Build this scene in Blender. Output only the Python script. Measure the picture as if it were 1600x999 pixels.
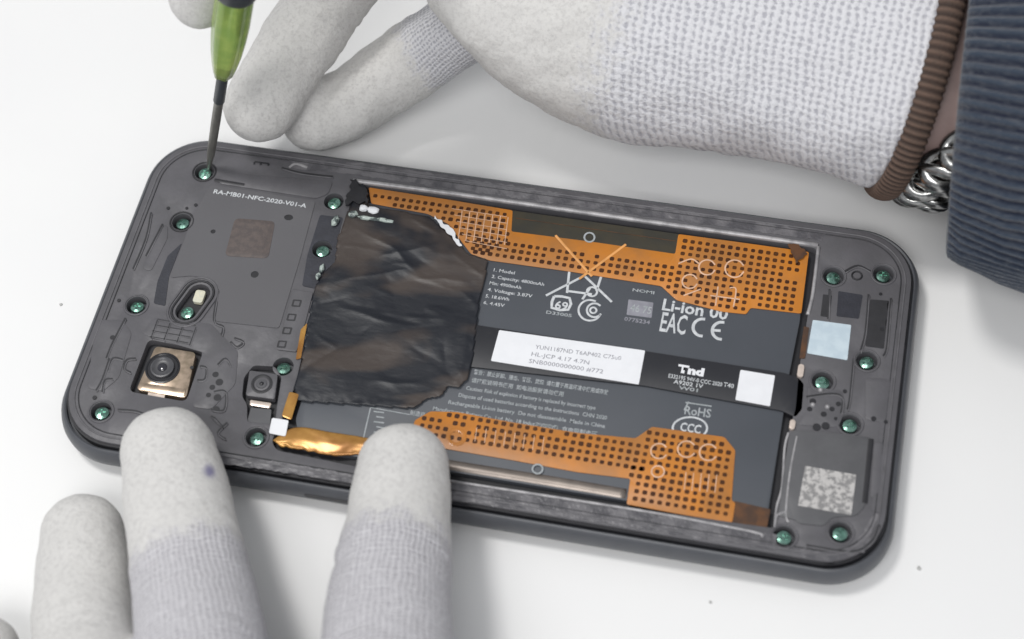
import bpy, bmesh, math, random
import numpy as np
from mathutils import Vector, Matrix, noise

random.seed(7)
S = 0.001                      # all shapes are written in millimetres
for o in list(bpy.data.objects): bpy.data.objects.remove(o)
scene = bpy.context.scene
col = scene.collection

# ------------------------------------------------------------------ camera
RC = np.array([[0.9774101035584842, 0.20475297473069334, -0.05239951145489904],
               [-0.14610424169665703, 0.8337209005515269, 0.5325063478886423],
               [0.15271882667184444, -0.5128212937489891, 0.8448025098551131]])
CC = np.array([59.03845656, -183.35985407, 317.2981975])
FOC = 2800.0
cam = bpy.data.cameras.new('camera')
camo = bpy.data.objects.new('camera', cam); col.objects.link(camo)
cam.sensor_width = 36; cam.lens = FOC * 36 / 1600
cam.clip_start = 0.01; cam.clip_end = 20
M = Matrix([list(r) for r in RC.T]).to_4x4(); M.translation = Vector(CC * S)
camo.matrix_world = M
scene.camera = camo
cam.dof.use_dof = True
cam.dof.focus_distance = 0.375
cam.dof.aperture_fstop = 13

# ------------------------------------------------------------------ light
world = bpy.data.worlds.new('World'); scene.world = world
world.use_nodes = True
bg = world.node_tree.nodes['Background']
bg.inputs['Color'].default_value = (0.93, 0.96, 1.0, 1)
bg.inputs['Strength'].default_value = 0.44

def area(name, loc, target, size, sizey, energy, color):
    l = bpy.data.lights.new(name, 'AREA'); l.shape = 'RECTANGLE'; l.size = size; l.size_y = sizey
    l.energy = energy; l.color = color
    o = bpy.data.objects.new(name, l); col.objects.link(o)
    o.location = Vector(loc)
    o.rotation_euler = (Vector(target) - Vector(loc)).to_track_quat('-Z', 'Y').to_euler()
    return o
area('ceiling_softbox', (-0.34, 0.06, 0.98), (0, 0, 0), 0.20, 0.20, 4.3, (1.0, 0.985, 0.96))
area('front_fill_lamp', (-0.05, -0.8, 1.1), (0, 0, 0), 0.8, 0.5, 8.5, (1.0, 0.99, 0.98))  # unseen fill lamp added on the near side to lighten under the palm
scene.view_settings.view_transform = 'Standard'
scene.view_settings.look = 'None'
scene.view_settings.exposure = 0.0
scene.view_settings.gamma = 1.0

# ------------------------------------------------------------------ helpers
def at(px, py, z):
    """the point at height z (mm) seen at this place of the photograph"""
    d = RC.T @ np.array([(px - 800) / FOC, -(py - 499.5) / FOC, -1.0])
    s = (z - CC[2]) / d[2]
    return Vector(CC + d * s)

def ats(pts, z): return [at(x, y, z).to_2d() for x, y in pts]

ROOT = {}
def thing(name, label, cat, loc=(0, 0, 0), group=None):
    o = bpy.data.objects.new(name, None); col.objects.link(o)
    o.empty_display_size = 0.01
    o.location = Vector(loc) * S; o['label'] = label; o['category'] = cat
    if group: o['group'] = group
    ROOT[o] = Vector(loc)
    return o

def root_loc(parent):
    return ROOT.get(parent, Vector((0, 0, 0)))

def link_mesh(name, me, mat, parent=None, label=None, kind=None, smooth=False, group=None):
    o = bpy.data.objects.new(name, me); col.objects.link(o)
    if mat and not me.materials: me.materials.append(mat)
    if parent:
        o.parent = parent
        ROOT[o] = root_loc(parent)
    if label: o['label'] = label
    if kind: o['kind'] = kind
    if group: o['group'] = group
    if smooth:
        me.polygons.foreach_set('use_smooth', [True] * len(me.polygons))
    return o

def obj(name, bm, mat, parent=None, label=None, kind=None, smooth=False):
    bmesh.ops.recalc_face_normals(bm, faces=bm.faces)
    off = root_loc(parent)
    for v in bm.verts: v.co = (v.co - off) * S
    me = bpy.data.meshes.new(name); bm.to_mesh(me); bm.free()
    return link_mesh(name, me, mat, parent, label, kind, smooth)

def obj_angle(name, bm, mat, parent=None, label=None, kind=None, ang=35):
    o = obj(name, bm, mat, parent, label, kind, True)
    me = o.data
    try:
        me.set_sharp_from_angle(angle=math.radians(ang))
    except Exception: pass
    return o

def rrect(cx, cy, hx, hy, r, n=8):
    pts = []
    for (sx, sy, a0) in ((1, 1, 0), (-1, 1, 90), (-1, -1, 180), (1, -1, 270)):
        for k in range(n + 1):
            a = math.radians(a0 + 90 * k / n)
            pts.append(Vector((cx + sx * (hx - r) + r * math.cos(a), cy + sy * (hy - r) + r * math.sin(a))))
    return pts

def circle(cx, cy, r, n=20, ry=None):
    ry = ry or r
    return [Vector((cx + r * math.cos(2 * math.pi * k / n), cy + ry * math.sin(2 * math.pi * k / n))) for k in range(n)]

def round_poly(pts, r, n=4):
    out = []; N = len(pts)
    pts = [Vector(p) for p in pts]
    for i in range(N):
        p, a, b = pts[i], pts[i - 1], pts[(i + 1) % N]
        da, db = (a - p), (b - p)
        rr = min(r, da.length * .45, db.length * .45)
        p0 = p + da.normalized() * rr; p1 = p + db.normalized() * rr
        for k in range(n + 1):
            t = k / n
            out.append(p0 * (1 - t) ** 2 + p * 2 * t * (1 - t) + p1 * t * t)
    return out

def slab(loops, z0, z1, bev=0.0, bm=None):
    """flat slab with outline loops[0] and holes loops[1:]; optional small chamfer at the top"""
    bm = bm or bmesh.new()
    es = []; rings = []
    for lp in loops:
        vs = [bm.verts.new((p[0], p[1], z1)) for p in lp]
        rings.append(vs)
        for i in range(len(vs)): es.append(bm.edges.new((vs[i], vs[(i + 1) % len(vs)])))
    r = bmesh.ops.triangle_fill(bm, use_beauty=True, use_dissolve=False, edges=es)
    faces = [g for g in r['geom'] if isinstance(g, bmesh.types.BMFace)]
    for f in faces:
        f.normal_update()
        if f.normal.z < 0: f.normal_flip()
    top = {v: bm.verts.new((v.co.x, v.co.y, z0)) for vs in rings for v in vs}
    for f in faces:
        bm.faces.new([top[v] for v in reversed(f.verts)])
    for li, vs in enumerate(rings):
        n = len(vs)
        for i in range(n):
            a, b = vs[i], vs[(i + 1) % n]
            bm.faces.new((a, b, top[b], top[a]))
    if bev > 0:
        edges = [e for vs in rings for i in range(len(vs)) for e in [bm.edges.get((vs[i], vs[(i + 1) % len(vs)]))] if e]
        bmesh.ops.recalc_face_normals(bm, faces=bm.faces)
        bmesh.ops.bevel(bm, geom=edges, offset=bev, segments=2, profile=0.5, affect='EDGES', clamp_overlap=True)
    return bm

def pslab(name, pxpts, z1, th, mat, parent, r=0.0, bev=0.0, label=None, holes=(), smooth=False):
    pts = ats(pxpts, z1)
    if r > 0: pts = round_poly(pts, r)
    bm = slab([pts] + list(holes), z1 - th, z1, bev)
    return (obj_angle if bev > 0 else obj)(name, bm, mat, parent, label)

def lathe(profile, n=32, origin=(0, 0, 0), axis=(0, 0, 1), bm=None, flute=None):
    """profile: list of (r, h) along axis"""
    bm = bm or bmesh.new()
    q = Vector((0, 0, 1)).rotation_difference(Vector(axis).normalized())
    org = Vector(origin); rings = []
    for r, h in profile:
        if r < 1e-5:
            rings.append([bm.verts.new(org + q @ Vector((0, 0, h)))]); continue
        ring = []
        for k in range(n):
            a = 2 * math.pi * k / n
            rr = r * (flute(a, h) if flute else 1)
            ring.append(bm.verts.new(org + q @ Vector((rr * math.cos(a), rr * math.sin(a), h))))
        rings.append(ring)
    for A, B in zip(rings, rings[1:]):
        if len(A) == 1 and len(B) == 1: continue
        for k in range(n):
            k2 = (k + 1) % n
            if len(A) == 1: bm.faces.new((A[0], B[k], B[k2]))
            elif len(B) == 1: bm.faces.new((A[k], A[k2], B[0]))
            else: bm.faces.new((A[k], A[k2], B[k2], B[k]))
    if len(rings[0]) > 1: bm.faces.new(rings[0])
    if len(rings[-1]) > 1: bm.faces.new(rings[-1])
    return bm

def tube(pts, r, n=8, closed=False, bm=None, flat=1.0):
    bm = bm or bmesh.new()
    pts = [Vector(p) for p in pts]; N = len(pts); rings = []
    for i, p in enumerate(pts):
        if closed: t = pts[(i + 1) % N] - pts[i - 1]
        else: t = pts[min(i + 1, N - 1)] - pts[max(i - 1, 0)]
        t.normalize()
        up = Vector((0, 0, 1)) if abs(t.z) < .9 else Vector((0, 1, 0))
        s = t.cross(up).normalized(); u = s.cross(t)
        rr = r[i] if isinstance(r, (list, tuple)) else r
        rings.append([bm.verts.new(p + s * math.cos(2 * math.pi * k / n) * rr + u * math.sin(2 * math.pi * k / n) * rr * flat) for k in range(n)])
    rng = range(N) if closed else range(N - 1)
    for i in rng:
        A, B = rings[i], rings[(i + 1) % N]
        for k in range(n):
            k2 = (k + 1) % n
            bm.faces.new((A[k], A[k2], B[k2], B[k]))
    if not closed:
        bm.faces.new(rings[0]); bm.faces.new(rings[-1])
    return bm

def catmull(P, per=6):
    P = [Vector(p) for p in P]; out = []
    for i in range(len(P) - 1):
        p0 = P[max(i - 1, 0)]; p1 = P[i]; p2 = P[i + 1]; p3 = P[min(i + 2, len(P) - 1)]
        for k in range(per):
            t = k / per
            out.append(0.5 * ((2 * p1) + (p2 - p0) * t + (2 * p0 - 5 * p1 + 4 * p2 - p3) * t * t + (3 * p1 - p0 - 3 * p2 + p3) * t ** 3))
    out.append(P[-1].copy())
    return out

def pline(pxpts, z, per=6): return catmull([at(x, y, z) for x, y in pxpts], per)

def inside(p, poly):
    c = False; n = len(poly); j = n - 1
    for i in range(n):
        a, b = poly[i], poly[j]
        if (a[1] > p[1]) != (b[1] > p[1]) and p[0] < (b[0] - a[0]) * (p[1] - a[1]) / (b[1] - a[1]) + a[0]: c = not c
        j = i
    return c

def edge_dist(p, poly):
    d = 1e9; n = len(poly); p = Vector(p[:2])
    for i in range(n):
        a = Vector(poly[i][:2]); b = Vector(poly[(i + 1) % n][:2]); ab = b - a
        t = max(0, min(1, (p - a).dot(ab) / max(ab.length_squared, 1e-9)))
        d = min(d, (p - a - ab * t).length)
    return d

# ------------------------------------------------------------------ materials
def new_mat(name):
    m = bpy.data.materials.new(name); m.use_nodes = True
    nt = m.node_tree; b = nt.nodes['Principled BSDF']
    return m, nt, b

def N(nt, t, **kw):
    n = nt.nodes.new(t)
    for k, v in kw.items(): setattr(n, k, v)
    return n

def math_n(nt, op, a, b=None, clamp=False):
    n = N(nt, 'ShaderNodeMath', operation=op); n.use_clamp = clamp
    for i, v in enumerate((a, b)):
        if v is None: continue
        if isinstance(v, (int, float)): n.inputs[i].default_value = v
        else: nt.links.new(v, n.inputs[i])
    return n.outputs[0]

def mixc(nt, f, a, b):
    n = N(nt, 'ShaderNodeMix', data_type='RGBA')
    for idx, v in ((0, f), (6, a), (7, b)):
        if isinstance(v, (int, float)): n.inputs[idx].default_value = v
        elif isinstance(v, tuple): n.inputs[idx].default_value = (*v, 1)
        else: nt.links.new(v, n.inputs[idx])
    return n.outputs[2]

def coords(nt, scale=1000.0):
    tc = N(nt, 'ShaderNodeTexCoord'); mp = N(nt, 'ShaderNodeMapping')
    mp.inputs['Scale'].default_value = (scale,) * 3 if isinstance(scale, (int, float)) else scale
    nt.links.new(tc.outputs['Object'], mp.inputs[0]); return mp.outputs[0]

def noise_n(nt, vec, scale, detail=4, rough=.55, dist=0):
    n = N(nt, 'ShaderNodeTexNoise'); n.inputs['Scale'].default_value = scale
    n.inputs['Detail'].default_value = detail; n.inputs['Roughness'].default_value = rough
    n.inputs['Distortion'].default_value = dist
    nt.links.new(vec, n.inputs['Vector']); return n.outputs['Fac']

def ramp(nt, f, a, b):
    n = N(nt, 'ShaderNodeMapRange', interpolation_type='SMOOTHSTEP')
    n.inputs['From Min'].default_value = a; n.inputs['From Max'].default_value = b
    nt.links.new(f, n.inputs['Value']); return n.outputs[0]

def bump(nt, b, h, strength, dist=0.0003):
    n = N(nt, 'ShaderNodeBump'); n.inputs['Strength'].default_value = strength; n.inputs['Distance'].default_value = dist
    nt.links.new(h, n.inputs['Height']); nt.links.new(n.outputs[0], b.inputs['Normal'])

def simple(name, c1, c2=None, rough=.5, metal=0, nscale=.4, bstr=0, bscale=2.0, spec=.5, coat=0, detail=4, lo=.35, hi=.65, bdist=.0002, rough2=None):
    m, nt, b = new_mat(name)
    v = coords(nt)
    f = noise_n(nt, v, nscale, detail)
    f = ramp(nt, f, lo, hi)
    nt.links.new(mixc(nt, f, c1, c2 or tuple(x * .8 for x in c1)), b.inputs['Base Color'])
    b.inputs['Roughness'].default_value = rough; b.inputs['Metallic'].default_value = metal
    b.inputs['Specular IOR Level'].default_value = spec
    if rough2 is not None:
        r = N(nt, 'ShaderNodeMapRange'); r.inputs['To Min'].default_value = rough; r.inputs['To Max'].default_value = rough2
        nt.links.new(f, r.inputs['Value']); nt.links.new(r.outputs[0], b.inputs['Roughness'])
    b.inputs['Coat Weight'].default_value = coat
    if bstr > 0: bump(nt, b, noise_n(nt, v, bscale, 3), bstr, bdist)
    return m

MT = {}
MT['table'] = simple('white_laminate', (.84, .84, .835), (.82, .82, .82), rough=.42, nscale=.012, bstr=.03, bscale=1.2, spec=.35)
MT['shell'] = simple('shell_plastic', (.085, .089, .100), (.075, .079, .089), rough=.38, nscale=.15, bstr=.05, bscale=3, spec=.5)
MT['glass'] = simple('display_glass', (.012, .012, .015), rough=.08, spec=.6)
MT['plate'] = simple('cover_plastic', (.110, .107, .117), (.094, .092, .100), rough=.40, nscale=.2, bstr=.2, bscale=1.2, spec=.5, rough2=.56)
MT['residue'] = simple('torn_adhesive', (.16, .155, .165), (.085, .083, .092), rough=.36, nscale=.28, bstr=.7, bscale=.7, lo=.40, hi=.62, bdist=.0004, detail=7)
MT['sheet'] = simple('antenna_film', (.106, .104, .112), (.100, .098, .106), rough=.50, nscale=.05, bstr=.05, bscale=4)
MT['pad'] = simple('antenna_pad', (.115, .092, .085), (.085, .070, .068), rough=.6, nscale=.7, bstr=.3, bscale=2)
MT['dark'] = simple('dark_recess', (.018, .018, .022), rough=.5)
MT['navy'] = simple('dark_foam', (.032, .034, .046), (.024, .025, .034), rough=.55, nscale=.3, bstr=.3, bscale=2)
MT['groove'] = simple('dark_plastic_groove_shade', (.028, .028, .032), rough=.55)  # near-black, painting shade into the moulded grooves; also plain dark parts
MT['rib'] = simple('moulded_rib', (.135, .132, .142), rough=.45)  # paler than the plate: lit edges painted into the moulded ribs
MT['battery'] = simple('battery_wrap', (.074, .081, .095), (.070, .077, .090), rough=.45, nscale=.08, bstr=.03, bscale=1, spec=.45)
MT['battery_side'] = simple('battery_edge', (.30, .26, .23), (.22, .19, .17), rough=.38, nscale=.12, metal=.75)
MT['tint'] = simple('tinted_tape', (.038, .036, .028), (.05, .043, .028), rough=.3, nscale=.25)
MT['tapebrown'] = simple('brown_tape', (.12, .055, .025), (.07, .038, .024), rough=.3, nscale=.4)
MT['flex'] = simple('orange_polyimide', (.56, .20, .022), (.40, .165, .04), rough=.36, nscale=.09, bstr=.12, bscale=.5, spec=.5, coat=.15)
MT['flexdot'] = simple('etched_window', (.050, .014, .003), (.085, .028, .004), rough=.4, nscale=.3, spec=.35)
MT['flexline'] = simple('traces_under_film', (.80, .38, .12), rough=.4)
MT['flexpale'] = simple('print_under_film', (.78, .50, .34), rough=.45)
MT['band'] = simple('black_ribbon', (.022, .023, .028), (.018, .019, .024), rough=.42, nscale=.1, bstr=.05, bscale=1)
MT['white'] = simple('paper_label', (.80, .81, .84), (.77, .78, .81), rough=.5, nscale=.3)
MT['bluewhite'] = simple('glossy_label', (.58, .68, .74), (.50, .60, .67), rough=.3, nscale=.35)
MT['silverlab'] = simple('silver_label', (.50, .485, .475), (.24, .235, .235), rough=.4, nscale=1.1, lo=.44, hi=.58)
MT['print'] = simple('white_print', (.62, .64, .66), (.5, .52, .54), rough=.6, nscale=1)
MT['printdim'] = simple('grey_print', (.40, .42, .44), (.3, .33, .34), rough=.6, nscale=1)
MT['ink'] = simple('grey_ink', (.28, .28, .32), rough=.6)
MT['steel'] = simple('brushed_steel', (.42, .42, .41), (.34, .34, .33), rough=.28, metal=1, nscale=.5)
MT['bit'] = simple('driver_shaft', (.26, .255, .235), (.19, .185, .17), rough=.42, metal=.6, nscale=.3)
MT['screw'] = simple('plated_screw', (.28, .48, .40), (.14, .27, .22), rough=.22, metal=.9, nscale=1.4)
MT['gold'] = simple('camera_frame', (.55, .43, .33), (.34, .27, .2), rough=.3, metal=.8, nscale=.5)
MT['lens'] = simple('lens_barrel', (.022, .022, .026), rough=.25)
MT['lensring'] = simple('lens_ring', (.08, .08, .088), rough=.35)
MT['lensglass'] = simple('lens_glass', (.03, .03, .04), rough=.06, spec=.8)
MT['copper'] = simple('copper_tape', (.52, .28, .07), (.30, .13, .03), rough=.24, metal=.35, nscale=.1, bstr=.05, bscale=.2, bdist=.0005)
MT['tab'] = simple('pale_contact', (.80, .68, .60), rough=.3, metal=.4)
MT['alu'] = simple('frame_chamfer', (.42, .41, .42), (.26, .255, .265), rough=.4, metal=.2, nscale=.35)
MT['creamy'] = simple('cream_sponge', (.72, .68, .52), (.6, .6, .5), rough=.6, nscale=1)
MT['clearglue'] = simple('dried_glue', (.40, .46, .43), (.08, .10, .10), rough=.2, nscale=.9, bstr=.6, bscale=1, lo=.45, hi=.6)
MT['clearfilm'] = simple('protective_film', (.112, .112, .118), (.098, .098, .104), rough=.25, nscale=.2, bstr=.1, bscale=.5, coat=.3)
MT['darkplastic'] = simple('collar_plastic', (.045, .052, .060), rough=.4)
MT['skin'] = simple('wrist_skin', (.40, .29, .27), (.36, .26, .245), rough=.5, nscale=.2, bstr=.15, bscale=1.2)
MT['silver'] = simple('silver_chain', (.50, .50, .49), (.22, .22, .22), rough=.24, metal=1, nscale=.4)
MT['speck'] = simple('dust_grain', (.5, .5, .49), rough=.8)

# green translucent handle
m, nt, b = new_mat('green_handle')
v = coords(nt)
nt.links.new(mixc(nt, ramp(nt, noise_n(nt, v, .12, 3), .35, .65), (.52, .64, .17), (.30, .46, .11)), b.inputs['Base Color'])
b.inputs['Roughness'].default_value = .16; b.inputs['Transmission Weight'].default_value = .45
b.inputs['Subsurface Weight'].default_value = .0; b.inputs['IOR'].default_value = 1.45
MT['green'] = m

# crumpled black film
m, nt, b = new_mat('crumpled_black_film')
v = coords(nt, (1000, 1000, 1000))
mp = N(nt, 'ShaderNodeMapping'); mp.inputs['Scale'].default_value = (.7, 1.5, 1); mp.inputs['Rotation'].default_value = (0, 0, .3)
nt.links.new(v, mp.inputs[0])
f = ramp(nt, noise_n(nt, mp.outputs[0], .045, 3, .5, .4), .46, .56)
nt.links.new(mixc(nt, f, (.010, .012, .018), (.056, .044, .039)), b.inputs['Base Color'])  # brown patches paint reflections into the colour of the glossy film
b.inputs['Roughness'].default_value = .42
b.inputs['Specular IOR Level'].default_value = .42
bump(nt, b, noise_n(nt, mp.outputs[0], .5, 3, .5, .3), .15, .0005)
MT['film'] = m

# glove cloth: smooth grip coating that gives way to knitted yarn
def glove_material(name, pu, pv, wu, dark, pale):
    m, nt, b = new_mat(name)
    def attr(n):
        a = N(nt, 'ShaderNodeAttribute'); a.attribute_name = n; return a.outputs['Fac']
    u, v_, coatf = attr('knit_u'), attr('knit_v'), attr('coat')
    co = coords(nt)
    wob = noise_n(nt, co, .25, 3)
    u2 = math_n(nt, 'ADD', u, math_n(nt, 'MULTIPLY', wob, 2.0))
    wob2 = noise_n(nt, co, .33, 3)
    v2 = math_n(nt, 'ADD', v_, math_n(nt, 'MULTIPLY', wob2, 2.2))
    su = math_n(nt, 'SINE', math_n(nt, 'MULTIPLY', u2, 2 * math.pi / pu))
    sv = math_n(nt, 'SINE', math_n(nt, 'MULTIPLY', v2, 2 * math.pi / pv))
    su = math_n(nt, 'ADD', math_n(nt, 'MULTIPLY', su, .5), .5)      # 1 at the ridges of the columns
    sv = math_n(nt, 'ADD', math_n(nt, 'MULTIPLY', sv, .5), .5)
    yarn = math_n(nt, 'ADD', math_n(nt, 'MULTIPLY', su, wu), math_n(nt, 'MULTIPLY', sv, 1 - wu))
    fine = noise_n(nt, co, 2.4, 3, .6)
    yarn = math_n(nt, 'ADD', yarn, math_n(nt, 'MULTIPLY', math_n(nt, 'SUBTRACT', fine, .5), 1.15))
    knitc = mixc(nt, ramp(nt, yarn, .05, .60), dark, pale)
    speck = ramp(nt, noise_n(nt, co, 1.15, 5, .72), .34, .56)
    big = ramp(nt, noise_n(nt, co, .12, 3), .3, .7)
    coatc = mixc(nt, speck, (.52, .51, .50), (.645, .635, .62))
    coatc = mixc(nt, math_n(nt, 'MULTIPLY', big, .35), coatc, (.62, .61, .595))
    edge = math_n(nt, 'ADD', coatf, math_n(nt, 'MULTIPLY', math_n(nt, 'SUBTRACT', noise_n(nt, co, .45, 6, .7), .5), 1.5))
    k = ramp(nt, edge, .25, .75)
    nt.links.new(mixc(nt, math_n(nt, 'MULTIPLY', attr('ink'), .8), mixc(nt, k, knitc, coatc), (.10, .09, .24)), b.inputs['Base Color'])
    b.inputs['Roughness'].default_value = .85; b.inputs['Specular IOR Level'].default_value = .2
    b.inputs['Sheen Weight'].default_value = .15
    hk = math_n(nt, 'MULTIPLY', yarn, math_n(nt, 'SUBTRACT', 1.0, k))
    hc = math_n(nt, 'MULTIPLY', math_n(nt, 'MULTIPLY', noise_n(nt, co, 1.0, 4, .65), .7), k)
    bump(nt, b, math_n(nt, 'ADD', hk, hc), .75, .00035)
    return m
MT['glove_fine'] = glove_material('fine_knit_glove', 1.15, 1.05, .5, (.33, .32, .35), (.62, .61, .635))
MT['glove_coarse'] = glove_material('coarse_knit_glove', 1.62, 1.5, .6, (.43, .43, .47), (.69, .69, .72))

# ribbed navy cuff
m, nt, b = new_mat('navy_rib_knit')
v = coords(nt)
mp = N(nt, 'ShaderNodeMapping'); mp.inputs['Scale'].default_value = (.35, 1.6, 1.6)
nt.links.new(v, mp.inputs[0])
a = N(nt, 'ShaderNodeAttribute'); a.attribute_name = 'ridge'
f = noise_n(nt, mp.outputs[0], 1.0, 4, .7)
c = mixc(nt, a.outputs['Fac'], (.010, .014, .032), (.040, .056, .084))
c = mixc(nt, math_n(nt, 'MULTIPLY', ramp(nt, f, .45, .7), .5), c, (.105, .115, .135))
nt.links.new(c, b.inputs['Base Color']); b.inputs['Roughness'].default_value = .9
b.inputs['Sheen Weight'].default_value = .35; b.inputs['Specular IOR Level'].default_value = .15
bump(nt, b, noise_n(nt, v, 1.6, 4, .7), .9, .0005)
MT['navyknit'] = m

# brown overlocked binding
m, nt, b = new_mat('brown_binding')
v = coords(nt)
a = N(nt, 'ShaderNodeAttribute'); a.attribute_name = 'ridge'
c = mixc(nt, a.outputs['Fac'], (.040, .024, .019), (.135, .086, .065))
c = mixc(nt, math_n(nt, 'MULTIPLY', ramp(nt, noise_n(nt, v, 1.5, 4, .7), .4, .7), .4), c, (.07, .055, .045))
nt.links.new(c, b.inputs['Base Color']); b.inputs['Roughness'].default_value = .85
bump(nt, b, noise_n(nt, v, 2.2, 3), .6, .0003)
MT['binding'] = m

# ------------------------------------------------------------------ table
bm = bmesh.new()
bmesh.ops.create_grid(bm, x_segments=8, y_segments=8, size=900)
tb = obj('table_top', bm, MT['table'], None, None, 'structure')

for (px, py, r, lab) in ((95, 476, .35, 'tiny grey dust speck on the white table left of the phone'),
                         (1436, 888, .42, 'tiny grey dust speck on the white table beside the lower right phone corner'),
                         (1110, 941, .3, 'tiny grey dust speck on the white table below the phone near the photo edge')):
    p = at(px, py, .2)
    bm = bmesh.new(); bmesh.ops.create_icosphere(bm, subdivisions=2, radius=r)
    for v in bm.verts:
        v.co *= 1 + .35 * noise.noise(v.co * 3 + Vector((px, 0, 0))); v.co.z *= .5; v.co += Vector((p.x, p.y, .17))
    o = obj('dust_speck', bm, MT['speck'], None, lab); o['category'] = 'dust speck'; o['group'] = 'dust specks on the table'

# ------------------------------------------------------------------ phone
phone = thing('smartphone', 'opened dark grey smartphone lying face down with battery and orange flex circuits exposed', 'smartphone')
ZP = 8.4
bm = slab([rrect(0, 0, 82.2, 38.6, 12.4, 12)], 0.05, 1.1, .35)
obj_angle('display_glass', bm, MT['glass'], phone)

# outer shell: lathe-like profile of rounded rectangles
prof = [(82.0, 38.4, 1.0), (83.1, 39.5, 1.7), (83.8, 40.2, 3.0), (83.9, 40.3, 4.4), (83.6, 40.0, 5.8), (83.0, 39.4, 6.9), (82.6, 39.0, 7.1), (82.25, 38.65, 6.9), (82.2, 38.6, 5.9), (79, 35.4, 5.9)]
bm = bmesh.new(); rings = []
for hx, hy, z in prof:
    rings.append([bm.verts.new((p.x, p.y, z)) for p in rrect(0, 0, hx, hy, max(3, 13.2 + hx - 83.9), 14)])
for A, B in zip(rings, rings[1:]):
    n = len(A)
    for k in range(n): bm.faces.new((A[k], A[(k + 1) % n], B[(k + 1) % n], B[k]))
bm.faces.new(rings[0]); bm.faces.new(rings[-1])
shell = obj_angle('shell', bm, MT['shell'], phone, ang=50)
# side buttons / mic slots on the near side of the shell
for (px, py, w) in ((515, 766, 4.6),):
    p = at(px, py, 4.4)
    bm = slab([rrect(0, 0, w, .5, .45, 5)], -.3, .12, 0)
    bmesh.ops.transform(bm, matrix=Matrix.Translation((p.x, -40.25, 4.4)) @ Matrix.Rotation(math.radians(90), 4, 'X'), verts=bm.verts)
    obj('side_slot', bm, MT['dark'], phone)

screws_px = [(320, 271), (285, 349), (214, 479), (292, 488), (159, 645), (522, 317), (504, 392), (443, 575), (401, 685),
             (1302, 434), (1380, 431), (1354, 566), (1285, 598), (1328, 665), (1225, 840), (1313, 834)]
screw_xy = [at(x, y, 7.9).to_2d() for x, y in screws_px]

cav_px = [(556, 287), (700, 306), (1000, 348), (1276, 388), (1266, 470), (1249, 575), (1243, 640), (1234, 668), (1222, 760), (1211, 826),
          (1000, 796), (704, 750), (560, 730), (432, 704), (424, 690), (447, 640), (462, 600), (480, 520), (495, 455), (527, 400), (536, 360)]
cav = round_poly(ats(cav_px, ZP), 1.0, 3)
camrec = round_poly(ats([(232, 530), (318, 548), (291, 628), (201, 612)], ZP), 1.4, 4)
cam2rec = round_poly(ats([(396, 571), (430, 573), (440, 590), (433, 634), (430, 664), (386, 660), (386, 632), (378, 620), (381, 590)], ZP), .8, 3)
# flash slot: capsule joining the flash window and its screw
def capsule(a, b, r, n=8):
    a, b = Vector(a), Vector(b); d = (b - a).normalized(); s = Vector((-d.y, d.x)); out = []
    for c, sg in ((b, 1), (a, -1)):
        for k in range(n + 1):
            t = math.pi * k / n
            out.append(c + (s * -sg) * math.cos(t) * r + d * sg * math.sin(t) * r)
    return out
fl_a = at(311, 459, ZP).to_2d(); fl_b = screw_xy[3]
slot = capsule(fl_a, fl_b, 2.35)
spk_slot = [Vector(p) for p in ats([(1358, 684), (1364, 685), (1354, 788), (1348, 787)], ZP)]
holes = [cav, camrec, cam2rec, slot]
for i, p in enumerate(screw_xy):
    if i == 3: continue
    holes.append(circle(p.x, p.y, 2.15, 20))
bm = slab([rrect(0, 0, 81.7, 37.9, 11.8, 14)] + holes, 6.2, ZP, .28)
plate = obj_angle('cover_plate', bm, MT['plate'], phone)

obj('gap_shade_ring', slab([rrect(0, 0, 82.1, 38.4, 12.1, 14), rrect(0, 0, 81.72, 37.95, 11.8, 14)], 6.0, 7.75), MT['dark'], phone)  # dark ring added to paint shade into the gap round the plate
for ins, rr_, zz, mm in ((1.15, .2, ZP + .03, 'rib'), (2.0, .14, ZP, 'groove')):  # pale ring paints a lit edge, dark ring a shaded groove
    obj('perimeter_ridge', tube([Vector((p.x, p.y, zz)) for p in rrect(0, 0, 81.7 - ins, 37.9 - ins, 11.8 - ins, 14)], rr_, 6, True), MT[mm], phone, smooth=True)
# screws: every head with a sunk cross
def cross_loop(L, w):
    return [Vector(p) for p in ((w, w), (w, L), (-w, L), (-w, w), (-L, w), (-L, -w), (-w, -w), (-w, -L), (w, -L), (w, -w), (L, -w), (L, w))]
bm = slab([circle(0, 0, 1.35, 24), cross_loop(.78, .2)], -.9, .0, 0)
bmesh.ops.create_circle(bm, cap_ends=True, segments=12, radius=.95, matrix=Matrix.Translation((0, 0, -.45)))
lathe([(1.35, -.9), (1.42, -.3), (1.35, -.02)], 24, bm=bm)
for v in bm.verts:
    if v.co.z > -.01: v.co.z += .22 * (1 - (v.co.xy.length / 1.35) ** 2)
for v in bm.verts: v.co *= S
screw_me = bpy.data.meshes.new('screw'); bm.to_mesh(screw_me); bm.free(); screw_me.materials.append(MT['screw'])
for i, p in enumerate(screw_xy):
    o = link_mesh('screw', screw_me, None, phone)
    o.location = Vector((p.x, p.y, 7.75)) * S
    o.rotation_euler = (random.uniform(-.12, .12), random.uniform(-.12, .12), random.uniform(0, 3))
# raised ring around some screw wells
for i in (0, 1, 2, 4, 8, 9, 10, 11, 12, 13, 14, 15):
    p = screw_xy[i]
    bm = tube([Vector((p.x + 2.5 * math.cos(a), p.y + 2.5 * math.sin(a), ZP + .02)) for a in [2 * math.pi * k / 28 for k in range(28)]], .22, 6, True)
    obj('screw_boss', bm, MT['groove'] if i in (0, 1) else MT['plate'], phone, smooth=True)

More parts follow.
